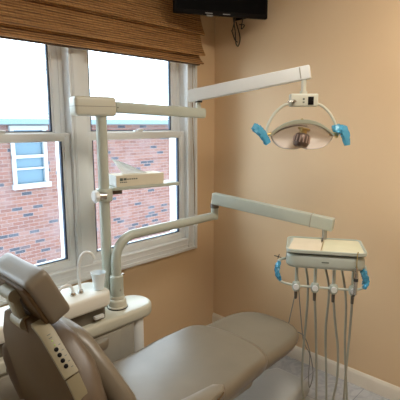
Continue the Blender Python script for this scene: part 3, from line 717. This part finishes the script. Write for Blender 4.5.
# backrest: frame leaning back; s along the back (up), v across, w towards the back
rec = math.radians(12)
BO = V(-1.872, 0, .962)                                        # point on the rear face of the shell
sup = V(-math.sin(rec), 0, math.cos(rec)); sf = V(math.cos(rec), 0, math.sin(rec))
def B(s_, v, w_): return BO + sup * s_ + V(0, v, 0) + sf * w_
BMx = frame(BO, V(0, 1, 0), sup, sf)                           # prism: x=v, y=s, z=w (forward)
CY = -.908
edge = [(-1.000, .022), (-1.040, .004), (-1.124, -.100), (-1.145, -.150), (-1.150, -.42)]     # slanting shoulder edge on the near side
shell = [(e[0] + .006, e[1] - .004) for e in edge[::-1]] + [(-.96, .030), (-.85, .030)] + [(2 * CY - e[0] - .006, e[1] - .004) for e in edge]
MB().prism(shell, 0, .035, .008, 2, M=BMx).build('back_shell', LEATHD, ch)
def band(p, q, o=.009):
    d = Vector((q[0] - p[0], q[1] - p[1])).normalized(); nn = Vector((d.y, -d.x))
    if nn.x > 0: nn = -nn
    return [(p[0], p[1]), (q[0], q[1]), (q[0] + nn.x * o, q[1] + nn.y * o), (p[0] + nn.x * o, p[1] + nn.y * o)]
eA, eB = Vector(edge[1]), Vector(edge[2]); eD = (eB - eA).normalized(); eN = Vector((eD.y, -eD.x))
if eN.x > 0: eN = -eN
MB().prism([edge[0], edge[1], edge[2], tuple(eB + eN * .010), tuple(eA + eN * .010), (edge[0][0], edge[0][1] + .012)], -.004, .040, .003, 2, M=BMx).build('control_panel', STRIPM, ch)
e3, e4 = edge[3], edge[4]
MB().prism([(edge[2][0] - .002, edge[2][1] - .004), e3, e4, (e4[0] - .008, e4[1]), (e3[0] - .008, e3[1] + .002), (edge[2][0] - .009, edge[2][1] + .002)], -.002, .038, .002, 2, M=BMx).build('side_trim', STRIPM, ch)
NW = (BMx.to_3x3() @ V(eN.x, eN.y, 0)).normalized(); DW = (BMx.to_3x3() @ V(eD.x, eD.y, 0)).normalized()
def onp(t, w_, o=.0100):       # point on the control panel, t metres down its length
    q = eA + eD * t + eN * o; return B(q.y, q.x, w_)
for i in range(4):
    MB().lathe([(.0062, -.001), (.0062, .0015), (.0045, .0035), (.0, .004)], 14, M=aim(onp(.052 + i * .0175, .016), NW)).build('button', BLACK, ch)
for i in range(2):
    MB().lathe([(.0026, -.001), (.0024, .001), (.0, .0015)], 10, M=aim(onp(.026 + i * .013, .018), NW)).build('indicator_light', GREEN, ch)
for i in range(5): MB().box(-.003, .003, -.001, .001, -.0006, .0006, M=frame(onp(.044 + i * .0175, .030), sf, DW, NW)).build('panel_marking', INK, ch)
for t_ in (.006, .016): MB().box(-.005, .005, -.001, .001, -.0006, .0006, M=frame(onp(t_, .018), sf, DW, NW)).build('panel_marking', INK, ch)
def bolster(s0, top, wt, wb, tcx, sh=-.14):
    half = [(wb * .96, s0), (wb, s0 + .10), (wb, sh - .05), (wb - .012, sh), ((wt + wb) / 2 + .005, (sh + top) / 2 - .005), (wt, top - .012), (wt * .72, top), (wt * .3, top + .006)]
    o = [(tcx - a_, b_) for a_, b_ in half] + [(tcx + a_, b_) for a_, b_ in half[::-1]]
    return dense(o, .035)
MB().pad(bolster(-.43, -.030, .125, .282, CY, -.19), .085, .030, lambda u, v, w_: B(v, u, .024 + w_ - .06 * max(0, abs(u - CY) - .20) / .1)).build('back_bolster', speckle(new_mat('dark_brown_upholstery', rough=.4), (.12, .085, .055), (.135, .098, .065), 5, bump=.1, bscale=260), ch, 60)
MB().pad(bolster(-.43, -.070, .085, .262, CY, -.28), .075, .036, lambda u, v, w_: B(v, u, .092 + w_ - .03 * max(0, v + .12) / .12 + .03 * ((u - CY) / .28) ** 2), .008).build('backrest_cushion', LEATH, ch, 60)
# headrest
hr = math.radians(27)
hs = V(-math.sin(hr), 0, math.cos(hr)); hf = V(math.cos(hr), 0, math.sin(hr))
HO = V(-1.830, -.900, .976)
def Hd(u, v, w_): return HO + V(0, u, 0) + hs * v + hf * w_
hp_ = dense(rrect(-.135, .135, 0, .163, .022, 4), .04)
MB().pad(hp_, .072, .014, lambda u, v, w_: Hd(u, v, w_), .003).build('headrest_cushion', LEATH, ch, 60)
MB().pad(dense(rrect(-.127, .127, .008, .150, .02, 4), .04), .012, .004, lambda u, v, w_: Hd(u, v, w_ - .009)).build('headrest_shell', LEATHD, ch, 60)
k1 = V(-1.900, -.918, 1.070); k2 = V(-1.872, -.918, .978)
MB().tube([k1 + V(0, -.034, 0), k1 + V(0, .034, 0)], .019, 18).build('upper_knuckle', STRIPM, ch)
MB().tube([k2 + V(0, -.034, 0), k2 + V(0, .034, 0)], .021, 18).build('lower_knuckle', STRIPM, ch)
kd = (k1 - k2).normalized(); KM = aim(k2, kd, (0, 1, 0)); KL = (k1 - k2).length
MB().box(-.026, .026, -.011, .011, 0, KL, .006, 2, M=KM).build('headrest_link', STRIPM, ch)
MB().tube([k1, k1 + hf * .03], .016, 14).build('headrest_mount', STRIPM, ch)
MB().box(-.955, -.881, -.02, .032, -.004, .03, .008, M=frame(BO, V(0, 1, 0), sup, sf)).build('headrest_bracket', LEATHD, ch)
# armrests
for sgn, yb, xt in ((-1, -1.285, -1.375), (1, -.635, -1.385)):
    o_ = dense([(xt, yb), (xt - .02, yb - .022), (xt - .10, yb - .034), (xt - .42, yb - .034), (xt - .44, yb), (xt - .42, yb + .034), (xt - .10, yb + .034), (xt - .02, yb + .022)], .03)
    MB().pad(o_, .040, .017, lambda u, v, w_: (u, v, (.665 if sgn < 0 else .597) + w_ - .18 * min(0, u - xt + .12)), .004).build('armrest', LEATH, ch, 60)
    yy = yb + (.02 if sgn < 0 else -.02)
    MB().tube(spline([(xt - .24, yb, .63), (xt - .25, yb, .55), (xt - .26, yy, .47), (xt - .26, YC + sgn * .19, .42)], 5), .016, 12).build('armrest_post', STRIPM, ch)
    if sgn < 0: MB().tube(spline([(xt - .085, yb - .035, .690), (xt - .04, yb - .028, .693), (xt - .003, yb, .690), (xt - .04, yb + .028, .693), (xt - .085, yb + .035, .690)], 5), .0025, 6).build('armrest_piping', LEATHD, ch)
